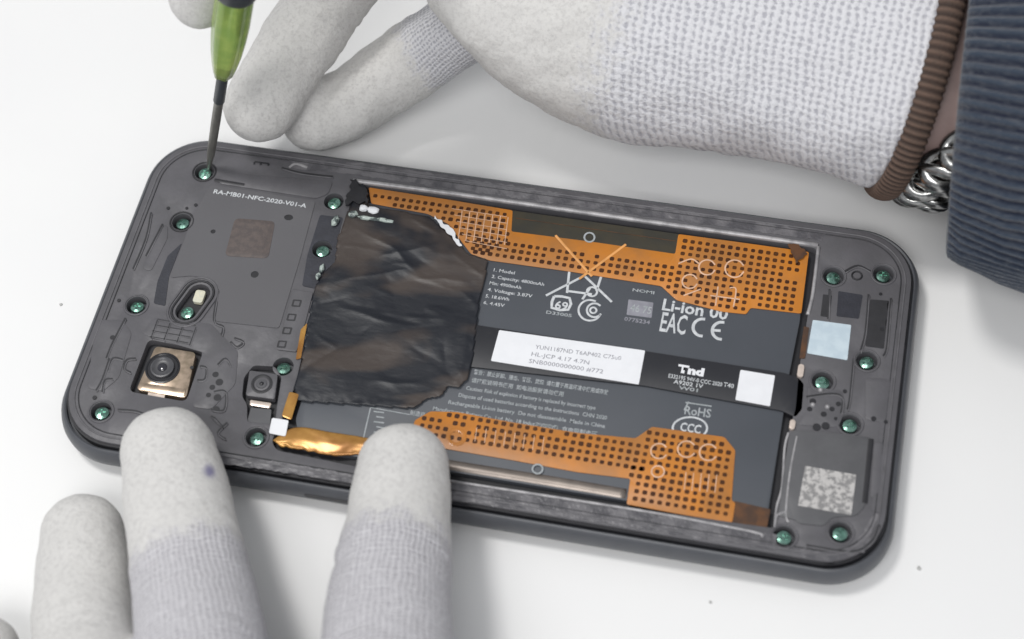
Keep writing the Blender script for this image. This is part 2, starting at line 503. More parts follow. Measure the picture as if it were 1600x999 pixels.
# adhesive residue strip round the rim (thin torn film with ragged edge)
def ragged(name, pxpts, z, mat, parent, amp=.35, seed=0, th=.06, step=.8, label=None):
    P = ats(pxpts, z); out = []
    n = len(P)
    for i in range(n):
        a, b = P[i], P[(i + 1) % n]; L = (b - a).length; k = max(1, int(L / step))
        nrm = Vector((-(b - a).y, (b - a).x)).normalized()
        for j in range(k):
            q = a.lerp(b, j / k)
            out.append(q + nrm * amp * noise.noise(Vector((q.x * .9 + seed, q.y * .9, seed * 3.1))) * 1.6)
    return obj(name, slab([out], z - th, z), mat, parent, label)
ZR = ZP + .08
ragged('adhesive_residue', [(452, 246), (560, 255), (800, 290), (1060, 327), (1290, 364), (1284, 376), (1060, 345), (800, 309), (560, 274), (455, 262)], ZR, MT['residue'], phone, .35, 1)
ragged('adhesive_residue', [(712, 756), (960, 794), (1215, 836), (1212, 860), (960, 820), (706, 780)], ZR, MT['residue'], phone, .4, 2)
ragged('adhesive_residue', [(345, 712), (430, 720), (548, 742), (546, 754), (430, 736), (345, 724)], ZR, MT['residue'], phone, .3, 3)
ragged('adhesive_residue', [(1388, 470), (1404, 475), (1394, 640), (1374, 800), (1362, 798), (1376, 640)], ZR, MT['plate'], phone, .3, 5)
ragged('adhesive_residue', [(1250, 858), (1300, 866), (1340, 848), (1366, 800), (1374, 805), (1350, 862), (1300, 878), (1250, 871)], ZR, MT['residue'], phone, .3, 6)

# aluminium lip round the battery bay
bm = tube(catmull([at(x, y, ZP) for x, y in [(552, 283), (700, 302), (1000, 345), (1278, 384)]], 8), .6, 6)
obj('bay_lip', bm, MT['alu'], phone, smooth=True)
bm = tube(catmull([at(x, y, ZP) for x, y in [(1279, 386), (1270, 460), (1262, 492)]], 5), .42, 6)
obj('bay_lip', bm, MT['alu'], phone, smooth=True)
bm = tube(catmull([at(x, y, ZP) for x, y in [(704, 752), (1000, 798), (1130, 822), (1186, 834), (1190, 840)]], 8), .33, 6)
obj('bay_lip', bm, MT['alu'], phone, smooth=True)
# bay floor
obj('bay_floor', slab([[Vector((c.x * 1.0, c.y * 1.0)) for c in cav]], 6.3, 6.5), MT['dark'], phone)

# ---- battery
ZB = 7.9
batt = pslab('battery', [(540, 316), (700, 322), (1000, 368), (1256, 404), (1250, 500), (1232, 590), (1222, 660), (1197, 820), (1000, 786), (704, 737), (470, 700), (462, 655), (480, 600), (492, 520), (530, 420)],
             ZB, 1.3, MT['battery'], phone, .8, .35)
# rounded metallic pouch edge along the bottom
bm = tube(catmull([at(x, y, 7.3) for x, y in [(640, 718), (704, 729), (860, 754), (978, 774)]], 8), 1.45, 10, flat=.65)
obj('pouch_edge', bm, MT['battery_side'], phone, smooth=True)
pslab('tinted_tape', [(800, 329), (1060, 366), (1056, 397), (798, 362)], ZB + .12, .1, MT['tint'], phone)
for (a, b) in (((806, 341), (1056, 377)),):
    p, q = at(*a, ZB + .14), at(*b, ZB + .14)
    obj('tape_seam', tube([p, q], .07, 6), MT['tapebrown'], phone)
pslab('edge_tape', [(1147, 783), (1204, 796), (1198, 826), (1142, 817)], ZB + .12, .1, MT['tapebrown'], phone, .3)
pslab('edge_tape', [(1248, 392), (1262, 396), (1250, 490), (1241, 488)], ZB + .2, .1, MT['tapebrown'], phone, .2)

# ---- flexible circuits
ZF = ZB + .22
def flex(pxpts, dot_zones, name='flex_circuit', label=None):
    fx = pslab(name, pxpts, ZF, .14, MT['flex'], phone, .45, .04, label)
    poly = ats(pxpts, ZF)
    bm = bmesh.new()
    ux = (at(1260, 392, ZF) - at(700, 312, ZF)).to_2d().normalized(); uy = Vector((-ux.y, ux.x))
    for (zone, jit) in dot_zones:
        zp = ats(zone, ZF); x0 = min(p.dot(ux) for p in zp); x1 = max(p.dot(ux) for p in zp)
        y0 = min(p.dot(uy) for p in zp); y1 = max(p.dot(uy) for p in zp)
        yy = y0 + .5
        while yy < y1:
            xx = x0 + .5
            while xx < x1:
                p = ux * xx + uy * yy
                if inside(p, zp) and inside(p, poly) and edge_dist(p, poly) > .62 and random.random() > jit:
                    rr = .50 * random.uniform(.86, 1.08)
                    vs = []
                    for k in range(8):
                        a = math.pi * 2 * (k + .5) / 8
                        c, s = math.cos(a), math.sin(a)
                        c, s = math.copysign(abs(c) ** .6, c), math.copysign(abs(s) ** .6, s)
                        vs.append(bm.verts.new((p.x + rr * c, p.y + rr * s, ZF + .015)))
                    f = bm.faces.new(vs)
                xx += 1.58
            yy += 1.62
    obj('etched_window', bm, MT['flexdot'], fx, None, 'stuff')
    return fx
topflex_px = [(576, 293), (700, 312), (801, 329), (799, 362), (925, 378), (1055, 397), (1060, 366), (1150, 378), (1264, 394), (1252, 490), (1173, 481), (1166, 491),
              (1128, 487), (1057, 469), (1033, 447), (888, 424), (765, 407), (736, 397), (700, 350), (668, 334), (580, 318)]
fx1 = flex(topflex_px, [([(576, 291), (801, 329), (796, 380), (740, 402), (668, 352), (578, 318)], .02),
                        ([(740, 372), (800, 377), (1055, 410), (1052, 474), (720, 420)], .03),
                        ([(1058, 360), (1254, 390), (1244, 492), (1128, 492), (1050, 470)], .04)], label='orange flex circuit along the upper side of the battery')
botflex_px = [(648, 657), (672, 643), (714, 644), (800, 660), (906, 677), (993, 685), (1019, 667), (1132, 683), (1149, 704), (1143, 782), (1149, 786), (1144, 817),
              (1060, 803), (979, 788), (985, 748), (903, 738), (800, 719), (700, 702), (640, 690)]
fx2 = flex(botflex_px, [([(650, 640), (800, 655), (910, 670), (1010, 660), (1150, 680), (1150, 745), (985, 732), (900, 722), (690, 690), (650, 690)], .03),
                        ([(985, 730), (1150, 745), (1140, 820), (980, 790)], .03)], label='orange flex circuit along the lower side of the battery')
# traces and printed symbols seen through the film
def stroke(name, pxs, z, r, mat, parent, per=5, closed=False):
    pts = [at(x, y, z) for x, y in pxs]
    if not closed and len(pts) > 2: pts = catmull(pts, per)
    return obj(name, tube(pts, r, 6, closed, flat=.15), mat, parent)
def ring_px(cx, cy, r, n=16): return [(cx + r * math.cos(2 * math.pi * k / n), cy + r * .9 * math.sin(2 * math.pi * k / n)) for k in range(n)]
def arc_px(cx, cy, r, a0, a1, n=8): return [(cx + r * math.cos(math.radians(a0 + (a1 - a0) * k / n)), cy - r * .9 * math.sin(math.radians(a0 + (a1 - a0) * k / n))) for k in range(n + 1)]
zf = ZF + .03
for s_ in ([(868, 368), (925, 432)], [(978, 382), (905, 436)]):
    stroke('symbol_line', s_, zf, .26, MT['flexline'], fx1)
for c in ((1105, 418, 13), (1148, 420, 15), (1078, 440, 12)):
    stroke('symbol_ring', arc_px(*c, 20, 340), zf, .16, MT['flexpale'], fx1)
stroke('symbol_line', [(1060, 412), (1080, 405), (1092, 412)], zf, .16, MT['flexpale'], fx1)
for s_ in ([(1122, 448), (1118, 478)], [(1140, 450), (1150, 452), (1146, 480)], [(1110, 462), (1156, 468)], [(1068, 462), (1095, 452)]):
    stroke('symbol_line', s_, zf, .14, MT['flexpale'], fx1)
for k in range(7):
    x = 722 + k * 12
    stroke('trace', [(x, 330 + k * 1.6), (x - 6, 374 + k * 1.5)], zf, .09, MT['flexpale'], fx1)
for k in range(6):
    y = 326 + k * 10
    stroke('trace', [(706 + k * 4, y), (792, y + 13)], zf, .07, MT['flexpale'], fx1)
stroke('symbol_ring', ring_px(713, 683, 13), zf, .42, MT['flex'], fx2, closed=True)
for c in ((1030, 705, 13), (1073, 702, 14), (1107, 707, 14)):
    stroke('symbol_ring', arc_px(*c, 30, 330), zf, .15, MT['flexpale'], fx2)
stroke('symbol_ring', ring_px(1028, 737, 10), zf, .15, MT['flexpale'], fx2, closed=True)
for k in range(5):
    x = 1072 + k * 12
    stroke('trace', [(x, 738 + k), (x - 3, 766 + k)], zf, .08, MT['flexpale'], fx2)
for k in range(8):
    x = 745 + k * 15
    stroke('trace', [(x, 668 + k * 2.2), (x - 3, 690 + k * 2.2)], zf, .07, MT['flexpale'], fx2)

# ---- printing
def text(body, px, py, px2, py2, height, z, mat, parent, name='print', bold=0.0, spread=None):
    """text from the left end (px,py) to (px2,py2) on the height z; height = capital height in mm"""
    cu = bpy.data.curves.new('t', 'FONT'); cu.body = body; cu.size = height / .70
    cu.offset = bold
    cu.resolution_u = 2
    o = bpy.data.objects.new('t', cu); col.objects.link(o)
    dg = bpy.context.evaluated_depsgraph_get(); dg.update()
    me = bpy.data.meshes.new_from_object(o.evaluated_get(dg), depsgraph=dg)
    bpy.data.objects.remove(o); bpy.data.curves.remove(cu)
    me.name = name
    n = len(me.vertices); a = np.zeros(n * 3); me.vertices.foreach_get('co', a); a = a.reshape(-1, 3)
    if n == 0: return None
    p, q = at(px, py, z), at(px2, py2, z); d = (q - p); L = d.length; d.normalize()
    k = L / max(a[:, 0].max() - a[:, 0].min(), 1e-6)
    x = (a[:, 0] - a[:, 0].min()) * k; y = a[:, 1]
    up = Vector((-d.y, d.x, 0))
    out = np.outer(x, np.array(d)) + np.outer(y, np.array(up)) + np.array(p)
    off = np.array(root_loc(parent)); out = (out - off) * S
    me.vertices.foreach_set('co', out.ravel()); me.update()
    return link_mesh(name, me, mat, parent)

zt = ZB + .02
rows = ['1. Model', '2. Capacity: 4800mAh', 'Min: 4900mAh', '4. Voltage: 3.87V', '5. 18.6Wh', '6. 4.45V']
for i, r_ in enumerate(rows):
    x0 = 771 - i * 3.2; y0 = 424 + i * 10.2
    w = len(r_) * 4.1
    text(r_, x0, y0, x0 + w, y0 + w * .155, .78, zt, MT['print'], batt, bold=.01)
text('EAC', 1030, 517, 1070, 523, 4.6, zt, MT['print'], batt, bold=.09)
text('Li-ion 00', 1034, 484, 1136, 500, 2.7, zt, MT['print'], batt, bold=.09)
# CE mark drawn as two arcs and a bar
stroke('symbol_arc', arc_px(1098, 512, 15, 75, 270), zt, .32, MT['print'], batt)
stroke('symbol_arc', arc_px(1128, 517, 15, 75, 270), zt, .32, MT['print'], batt)
stroke('symbol_line', [(1112, 516), (1126, 517)], zt, .3, MT['print'], batt)
# crossed-out bin
for s_ in ([(915, 430), (853, 462)], [(912, 430), (956, 472)], [(890, 420), (886, 458)], [(940, 430), (932, 455)], [(888, 455), (925, 460)], [(910, 468), (922, 450)]):
    stroke('symbol_line', s_, zt, .26, MT['print'], batt)
stroke('symbol_ring', ring_px(925, 456, 8), zt, .22, MT['print'], batt, closed=True)
# square recycling glyph and circular certification glyph
for s_ in ([(866, 463), (890, 466), (888, 484), (862, 481), (866, 463)],):
    stroke('symbol_line', s_, zt, .3, MT['print'], batt, per=2)
text('69', 866, 482, 886, 485, 1.9, zt, MT['print'], batt, bold=.06)
text('D33005', 853, 490, 893, 496, .75, zt, MT['printdim'], batt, bold=.02)
stroke('symbol_arc', arc_px(922, 485, 18, 60, 340), zt, .22, MT['print'], batt)
stroke('symbol_arc', arc_px(929, 485, 12, 40, 320), zt, .22, MT['print'], batt)
stroke('symbol_ring', ring_px(927, 485, 5), zt, .2, MT['print'], batt, closed=True)
# faint grey certification block
pslab('grey_mark', [(982, 468), (1021, 473), (1018, 497), (979, 492)], zt, .02, MT['ink'], batt, .2)
text('NOMI', 988, 455, 1022, 460, .7, zt, MT['printdim'], batt, bold=.02)
text('46 75', 984, 486, 1017, 491, 1.7, zt + .02, MT['printdim'], batt, bold=.03)
text('0775234', 975, 501, 1015, 507, .9, zt, MT['ink'], batt, bold=.03)
# CCC mark and small glyph below the ribbon
stroke('symbol_ring', [(1078 + 27 * math.cos(t), 669 + 17 * math.sin(t)) for t in [2 * math.pi * k / 24 for k in range(24)]], zt, .2, MT['print'], batt, closed=True)
text('CCC', 1062, 673, 1094, 678, 1.9, zt, MT['print'], batt, bold=.06)
text('RoHS', 1069, 647, 1110, 653, 1.9, zt, MT['printdim'], batt, bold=.04)
stroke('symbol_line', [(1071, 629), (1112, 635)], zt, .14, MT['printdim'], batt)
stroke('symbol_line', [(1069, 641), (1076, 628)], zt, .14, MT['printdim'], batt)
# warning paragraphs
warn = [(740, 584, 950, '警告：禁止拆卸、撞击、挤压、焚烧  请勿置于高温环境中使用或存放'),
        (736, 597, 880, '请按照说明书使用  如电池膨胀请勿使用'),
        (728, 609, 930, 'Caution: Risk of explosion if battery is replaced by incorrect type'),
        (716, 620, 948, 'Dispose of used batteries according to the instructions  CHN 2020'),
        (700, 631, 945, 'Rechargeable Li-ion battery  Do not disassemble  Made in China'),
        (676, 641, 870, 'Manufacturer: Battery Co., Ltd. No. 18 Industrial Road'),
        (640, 648, 780, '制造商：电池有限公司  地址：工业园区')]
for x0, y0, x1, s_ in warn:
    text(s_, x0, y0, x1, y0 + (x1 - x0) * .155, .86, zt, MT['printdim'], batt, bold=.02)
text('额定容量  充电限制电压', 835, 668, 932, 683, 1.0, zt, MT['printdim'], batt, bold=.02)
stroke('frame_line', [(579, 637), (568, 684)], zt, .12, MT['printdim'], batt)
stroke('frame_line', [(580, 637), (640, 648)], zt, .1, MT['printdim'], batt)
for k in range(5):
    stroke('frame_line', [(584 + (k % 2) * 4, 643 + k * 8), (600, 645 + k * 8)], zt, .14, MT['printdim'], batt)
# little round printed marks on the tapes
stroke('symbol_ring', ring_px(921, 371, 8), ZF + .04, .2, MT['printdim'], phone, closed=True)
stroke('symbol_ring', ring_px(840, 733, 8), 8.35, .18, MT['printdim'], phone, closed=True)

# ---- black ribbon across the battery
ZN = ZB + .5
rib_px = [(700, 500), (751, 509), (1015, 550), (1225, 583), (1247, 590), (1256, 600), (1253, 640), (1243, 652), (1222, 642), (1008, 603), (734, 573), (690, 566)]
rib = pslab('ribbon_cable', rib_px, ZN, .34, MT['band'], phone, .5, .12)
lab = pslab('paper_label', [(780, 516), (1008, 548), (998, 601), (767, 564)], ZN + .08, .07, MT['white'], rib, .25, label='long white paper label with grey print')
text('YUN1187ND T6AP402 C75u0', 836, 545, 970, 563, .95, ZN + .1, MT['ink'], rib, bold=.0)
text('HL-JCP 4.17 4.7N', 830, 556, 920, 570, .95, ZN + .1, MT['ink'], rib)
text('SNB0000000000 #772', 826, 567, 942, 584, .95, ZN + .1, MT['ink'], rib)
pslab('paper_label', [(1157, 578), (1211, 587), (1203, 635), (1149, 625)], ZN + .08, .07, MT['white'], rib, .25, label='small square white paper label')
text('Tnd', 1058, 581, 1099, 588, 1.7, ZN + .02, MT['white'], rib, bold=.14)
text('E332195 94V-0 CCC 2020', 1044, 590, 1128, 604, .9, ZN + .02, MT['print'], rib, bold=.02)
text('A9202 1V', 1052, 599, 1098, 607, .9, ZN + .02, MT['print'], rib, bold=.02)
text('W01', 1060, 608, 1090, 613, .8, ZN + .02, MT['printdim'], rib, bold=.02)
text('T40', 1130, 604, 1146, 607, 1.0, ZN + .02, MT['print'], rib, bold=.02)

# ---- crumpled black graphite film
film_px = [(548, 281), (556, 290), (566, 284), (572, 292), (577, 318), (590, 322), (670, 336), (700, 362), (732, 395), (763, 404), (758, 440), (750, 470), (745, 510), (740, 560),
           (733, 590), (716, 606), (700, 604), (690, 618), (668, 622), (648, 636), (634, 637), (575, 633), (462, 626), (458, 606), (470, 560), (480, 500), (489, 450), (505, 424), (522, 408), (526, 372), (534, 350), (546, 320)]
fp = ats(film_px, 8.9)
x0 = min(p.x for p in fp); x1 = max(p.x for p in fp); y0 = min(p.y for p in fp); y1 = max(p.y for p in fp)
st = .34
bm = bmesh.new(); grid = {}
def filmz(x, y):
    # sharp folds: distance to a few random crease lines, plus soft billows
    z = 8.7
    for (cx_, cy_, dx_, dy_, hgt, wid, ln) in CREASE:
        u = (x - cx_) * dx_ + (y - cy_) * dy_; w = -(x - cx_) * dy_ + (y - cy_) * dx_
        w += 1.2 * noise.noise(Vector((u * .12, cx_, cy_)))
        k = math.exp(-abs(w) / wid) * max(0, 1 - (u / ln) ** 2)
        z += hgt * k
    a = noise.noise(Vector((x * .06, y * .09, 1.3)))
    return z + .55 * a + .03 * noise.noise(Vector((x * .5, y * .6, 5.0)))
rc = random.Random(5); CREASE = []
for k_ in range(46):
    an = rc.gauss(-.12, .45)
    CREASE.append((rc.uniform(x0, x1), rc.uniform(y0, y1), math.cos(an), math.sin(an), rc.choice((-1, 1, 1)) * rc.uniform(.07, .30), rc.uniform(.4, 1.2), rc.uniform(3, 11)))
nx = int((x1 - x0) / st) + 2; ny = int((y1 - y0) / st) + 2
for i in range(nx):
    for j in range(ny):
        x, y = x0 + i * st, y0 + j * st
        if inside((x, y), fp):
            e = edge_dist((x, y), fp)
            z = filmz(x, y); k = min(1, e / 2.0)
            z = max(8.5, z) * k + (8.55 + .25 * abs(noise.noise(Vector((x * .5, y * .5, 9))))) * (1 - k)
            grid[i, j] = bm.verts.new((x, y, z))
for (i, j), v in grid.items():
    q = [grid.get(k) for k in ((i, j), (i + 1, j), (i + 1, j + 1), (i, j + 1))]
    if all(q): bm.faces.new(q)
    elif sum(1 for t in q if t) == 3: bm.faces.new([t for t in q if t])
for v in [v for v in bm.verts if not v.link_faces]: bm.verts.remove(v)
bmesh.ops.recalc_face_normals(bm, faces=bm.faces)
g = bmesh.ops.extrude_face_region(bm, geom=list(bm.faces))
for e in g['geom']:
    if isinstance(e, bmesh.types.BMVert): e.co.z -= .06
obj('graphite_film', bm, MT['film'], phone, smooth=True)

# ---- NFC antenna sheet on the cover plate
ZS = ZP + .16
nfc_px = [(329, 289), (493, 314), (470, 400), (436, 513), (336, 502), (341, 470), (336, 448), (318, 434), (298, 431), (266, 434), (287, 378), (300, 340)]
hl = [circle(at(333, 362, ZS).x, at(333, 362, ZS).y, .55, 12), circle(at(451, 340, ZS).x, at(451, 340, ZS).y, 1.0, 14, .75), circle(at(398, 429, ZS).x, at(398, 429, ZS).y, .85, 14)]
nfc = pslab('antenna_sheet', nfc_px, ZS, .1, MT['sheet'], phone, .8, 0, holes=hl)
for c in hl:
    obj('locating_hole', slab([c], ZP + .03, ZP + .05), MT['dark'], nfc)
pslab('antenna_pad', [(367, 341), (430, 346), (419, 404), (351, 400)], ZS + .08, .1, MT['pad'], nfc, 1.2, .04)
text('RA-MB01-NFC-2020-V01-A', 333, 302, 478, 325, 1.05, ZS + .02, MT['print'], nfc, bold=.03)
# embossed stepped strip above the sheet and dark slit
pslab('raised_strip', [(345, 269), (520, 283), (513, 303), (494, 310), (342, 287)], ZP + .22, .25, MT['plate'], phone, .8, .12)
stroke('slit', [(335, 281), (382, 289)], ZP + .24, .35, MT['dark'], phone)
for q_ in ([(398, 253), (420, 256)], [(398, 253), (397, 257)], [(408, 254), (407, 258)], [(420, 256), (419, 259)]): stroke('moulded_mark', q_, ZP + .1, .22, MT['dark'], phone)
stroke('contact_mark', [(452, 262), (462, 256), (480, 262)], ZP + .1, .28, MT['alu'], phone)

# dark strip standing in for the recess left of the flash slot
pslab('recess_strip', [(284, 380), (264, 432), (258, 478), (240, 474), (246, 440), (262, 400)], ZP + .12, .12, MT['navy'], phone, .4)
# flash slot walls
for rr, hh in ((3.9, .3), (3.1, .12)):
    c = capsule(fl_a, fl_b, rr, 10)
    bm = tube([Vector((p.x, p.y, ZP + .05)) for p in c], .28, 6, True); obj('slot_ridge', bm, MT['plate'] if rr > 3.5 else MT['groove'], phone, smooth=True)
obj('slot_floor', slab([capsule(fl_a, fl_b, 2.3)], 6.6, 6.9), MT['dark'], phone)
p = at(311, 463, 7.9)
bm = slab([rrect(p.x, p.y, 1.05, 1.5, .5, 4)], 7.0, 7.9, .25); obj_angle('flash_window', bm, MT['creamy'], phone)

# cover grooves painted as dark shade lines, each with a paler lit-edge rib
def groove(pxs, r=.16, mat='groove', z=ZP + .14, per=4):
    stroke('groove_shade_line', pxs, z, r, MT[mat], phone, per)
    pts = catmull([at(x + 1.5, y + 2.6, ZP + .1) for x, y in pxs], per) if len(pxs) > 2 else [at(x + 1.5, y + 2.6, ZP + .1) for x, y in pxs]
    obj('moulded_rib', tube(pts, r * .8, 6), MT['rib'], phone, smooth=True)
# raised moulded panels
for pp in ([(222, 520), (240, 496), (330, 506), (352, 530), (372, 548), (368, 600), (330, 640), (300, 636), (322, 552), (232, 526)],
           [(150, 500), (190, 500), (206, 520), (186, 590), (160, 612), (136, 606)],
           [(1352, 590), (1392, 592), (1384, 660), (1352, 656)],
           [(1262, 604), (1316, 610), (1322, 636), (1310, 668), (1246, 664), (1262, 640)],
           [(1366, 690), (1380, 690), (1374, 770), (1360, 780)],
           [(246, 352), (262, 352), (262, 372), (236, 424), (222, 420)]):
    pslab('moulded_panel', pp, ZP + .13, .3, MT['plate'], phone, 1.0, .12)
for k in range(4):
    groove([(246 + k * 20, 500 + k * 4), (236 + k * 20, 528 + k * 4)], .12)
for k in range(4):
    groove([(246 - k * 4, 499 + k * 9), (306 - k * 4, 509 + k * 9)], .12)
for g_ in ([(196, 497), (176, 535), (166, 560)], [(171, 560), (160, 592), (150, 610)], [(192, 562), (176, 560), (168, 580)], [(176, 592), (164, 594), (160, 612)],
           [(212, 560), (198, 562), (194, 576), (204, 582)], [(312, 572), (322, 575), (320, 592), (308, 594)], [(184, 640), (210, 642), (228, 648)],
           [(341, 452), (334, 500), (348, 510), (346, 523)], [(366, 528), (380, 534), (370, 542), (360, 534)], [(334, 612), (352, 612), (350, 640), (330, 640)],
           [(340, 570), (352, 560), (360, 572)], [(355, 660), (340, 676), (352, 686)], [(334, 652), (348, 668), (330, 650)],
           [(440, 262), (470, 270), (520, 276)], [(236, 332), (228, 372), (208, 420)], [(254, 350), (228, 400)], [(1374, 820), (1362, 846), (1330, 862), (1260, 852)],
           [(1320, 424), (1340, 415), (1360, 424)], [(1296, 452), (1294, 498)], [(1357, 460), (1352, 520), (1344, 550)], [(1392, 466), (1386, 540), (1380, 556)],
           [(1334, 560), (1328, 620), (1324, 640)], [(1260, 620), (1300, 615), (1316, 622), (1314, 646)]):
    groove(g_, .2)
pts_blob = [(337, 586, 5), (343, 598, 6), (332, 606, 4.5), (340, 622, 6), (326, 618, 4), (338, 640, 5), (176, 528, 4), (186, 470, 3), (148, 622, 3.5), (300, 575, 3), (263, 326, 3), (306, 321, 3), (292, 326, 2.5),
            (1378, 515, 3), (1365, 655, 4), (1384, 660, 3), (1376, 460, 2.5), (1270, 628, 5), (1287, 648, 4.5), (1276, 668, 6), (1290, 666, 6), (1265, 640, 4), (1310, 632, 4), (1300, 640, 4), (1306, 655, 3), (1320, 612, 3)]
for (x, y, r) in pts_blob:
    p = at(x, y, ZP); bmp = slab([circle(p.x, p.y, r / 7.6, 12)], ZP - .05, ZP + .18); obj('pin_hole', bmp, MT['dark'], phone)

# contact slider strip with small square windows
strip = pslab('contact_strip', [(457, 452), (489, 457), (478, 500), (463, 550), (432, 546), (446, 500)], ZP + .32, .3, MT['plate'], phone, .4, .1)
for (x, y) in ((465, 474), (457, 496), (450, 517), (442, 538)):
    q = ats([(x - 7, y - 6), (x + 7, y - 5), (x + 4, y + 6), (x - 10, y + 5)], ZP + .34)
    b0 = round_poly(q, .25, 2); c = sum(q, Vector((0, 0))) / 4
    inner = [c + (p - c) * .62 for p in b0]
    obj('contact_window', slab([b0, inner], ZP + .30, ZP + .36), MT['groove'], strip)
# bracket and glue near the two screws by the film
pslab('bracket', [(500, 336), (536, 340), (528, 372), (522, 420), (497, 452), (472, 447), (480, 400)], ZP + .1, .1, MT['navy'], phone, .5, holes=[circle(screw_xy[6].x, screw_xy[6].y, 2.16, 20)])
for (x, y, sx, sy) in ((568, 326, 1.0, .8), (583, 329, 1.3, .9), (552, 335, 1.0, .8), (524, 345, .8, 1.4), (503, 420, .5, 1.1), (497, 432, .5, .8), (600, 345, 2.2, .5), (575, 342, 2.4, .5)):
    p = at(x, y, 9.0); bm = bmesh.new(); bmesh.ops.create_icosphere(bm, subdivisions=3, radius=1)
    for v in bm.verts:
        v.co *= 1 + .3 * noise.noise(v.co * 1.7 + Vector((x, 0, 0)))
        v.co = Vector((v.co.x * sx, v.co.y * sy, v.co.z * .5)) + Vector((p.x, p.y, 9.05))
    obj('glue_blob', bm, MT['clearglue'] if x not in (568, 583) else MT['white'], phone, smooth=True)
# torn black tag at the top corner of the film
ragged('torn_tape', [(548, 279), (562, 285), (574, 296), (574, 318), (560, 316), (540, 320), (546, 300)], 9.3, MT['dark'], phone, .7, 8, .5, .5)
# white highlight of the torn backing along the film's diagonal
ragged('torn_backing', [(678, 339), (690, 344), (708, 362), (722, 384), (717, 385), (700, 366)], 9.0, MT['white'], phone, .4, 9, .1, .4)
ragged('torn_tape', [(1232, 384), (1246, 378), (1262, 396), (1244, 412), (1240, 400)], 8.6, MT['tapebrown'], phone, .5, 10, .1, .4)

# ---- main camera
cm = pslab('camera_module', [(243, 541), (306, 551), (291, 622), (213, 609)], 8.3, 1.8, MT['gold'], phone, .9, .3)
c0 = at(254, 575, 8.5)
bm = lathe([(3.6, -.3), (3.6, .12), (3.3, .2), (3.1, .03), (0, .03)], 36, (c0.x, c0.y, 8.35)); obj_angle('lens_barrel', bm, MT['lens'], cm)
bm = lathe([(2.4, 0), (2.4, .55), (2.1, .62), (1.7, .35), (1.2, .3), (0, .3)], 32, (c0.x, c0.y, 8.38)); obj_angle('lens_ring', bm, MT['lensring'], cm)
bm = lathe([(1.0, 0), (.9, .18), (.55, .3), (0, .36)], 24, (c0.x, c0.y, 8.66)); obj('lens_glass', bm, MT['lensglass'], cm, smooth=True)
obj('recess_floor', slab([camrec], 6.3, 6.6), MT['dark'], phone)
pslab('camera_tab', [(232, 612), (258, 616), (256, 626), (230, 622)], 8.0, .3, MT['tab'], cm, .2)
pslab('camera_bar', [(222, 598), (290, 608), (288, 618), (219, 609)], 8.45, .2, MT['gold'], cm, .2, .05)
# ---- front camera
cm2 = pslab('front_camera', [(390, 579), (434, 585), (429, 624), (384, 618)], 8.45, 1.5, MT['plate'], phone, .5, .2)
c1 = at(409, 600, 8.5)
bm = lathe([(2.2, 0), (2.2, .14), (1.9, .2), (1.5, .02), (0, .02)], 28, (c1.x, c1.y, 8.42)); obj_angle('lens_ring', bm, MT['groove'], cm2)
bm = lathe([(1.1, 0), (1.0, .15), (0, .2)], 20, (c1.x, c1.y, 8.44)); obj_angle('lens_barrel', bm, MT['lensring'], cm2)
bm = lathe([(.45, 0), (.3, .1), (0, .14)], 14, (c1.x, c1.y, 8.62)); obj('lens_glass', bm, MT['lens'], cm2, smooth=True)
pslab('contact_tab', [(391, 625), (424, 630), (421, 638), (390, 633)], 8.3, .2, MT['tab'], phone, .3, .05)
pslab('camera_flex', [(392, 637), (424, 640), (422, 664), (386, 660)], 8.0, .3, MT['clearfilm'], phone, .3)
obj('recess_floor', slab([cam2rec], 6.3, 6.6), MT['dark'], phone)
# small flex tail and sticker
pslab('flex_tail', [(452, 612), (467, 616), (455, 656), (440, 650)], 8.7, .2, MT['copper'], phone, .4, .08)
pslab('flex_tail', [(470, 515), (480, 505), (470, 560), (462, 562)], 8.75, .1, MT['copper'], phone, .3)
pslab('square_sticker', [(425, 653), (451, 657), (446, 682), (420, 677)], 8.95, .1, MT['white'], phone, .4)
# glossy copper tape at the lower left of the battery
bm = bmesh.new(); P0 = [at(x, y, 8.6) for x, y in [(426, 688), (462, 668), (520, 676), (560, 682), (600, 690)]]; P1 = [at(x, y, 8.2) for x, y in [(438, 698), (478, 704), (520, 712), (560, 711), (600, 716)]]
A = catmull(P0, 10); B = catmull(P1, 10); rows_ = []
for i, (a, b_) in enumerate(zip(A, B)):
    row = []
    for j in range(13):
        t = j / 12; p = a.lerp(b_, t)
        p.z += .35 * math.sin(math.pi * t) ** .8 * (.8 + .2 * math.sin(i * .35)) + .06 * noise.noise(Vector((i * .25, t * 4, 2)))
        if j > 9: p.y += .3 * noise.noise(Vector((i * .5, 0, 4)))
        row.append(bm.verts.new(p))
    rows_.append(row)
for A_, B_ in zip(rows_, rows_[1:]):
    for j in range(12): bm.faces.new((A_[j], A_[j + 1], B_[j + 1], B_[j]))
bmesh.ops.recalc_face_normals(bm, faces=bm.faces)
g = bmesh.ops.extrude_face_region(bm, geom=list(bm.faces))
for e in g['geom']:
    if isinstance(e, bmesh.types.BMVert): e.co.z -= .1
obj('copper_tape', bm, MT['copper'], phone, smooth=True)

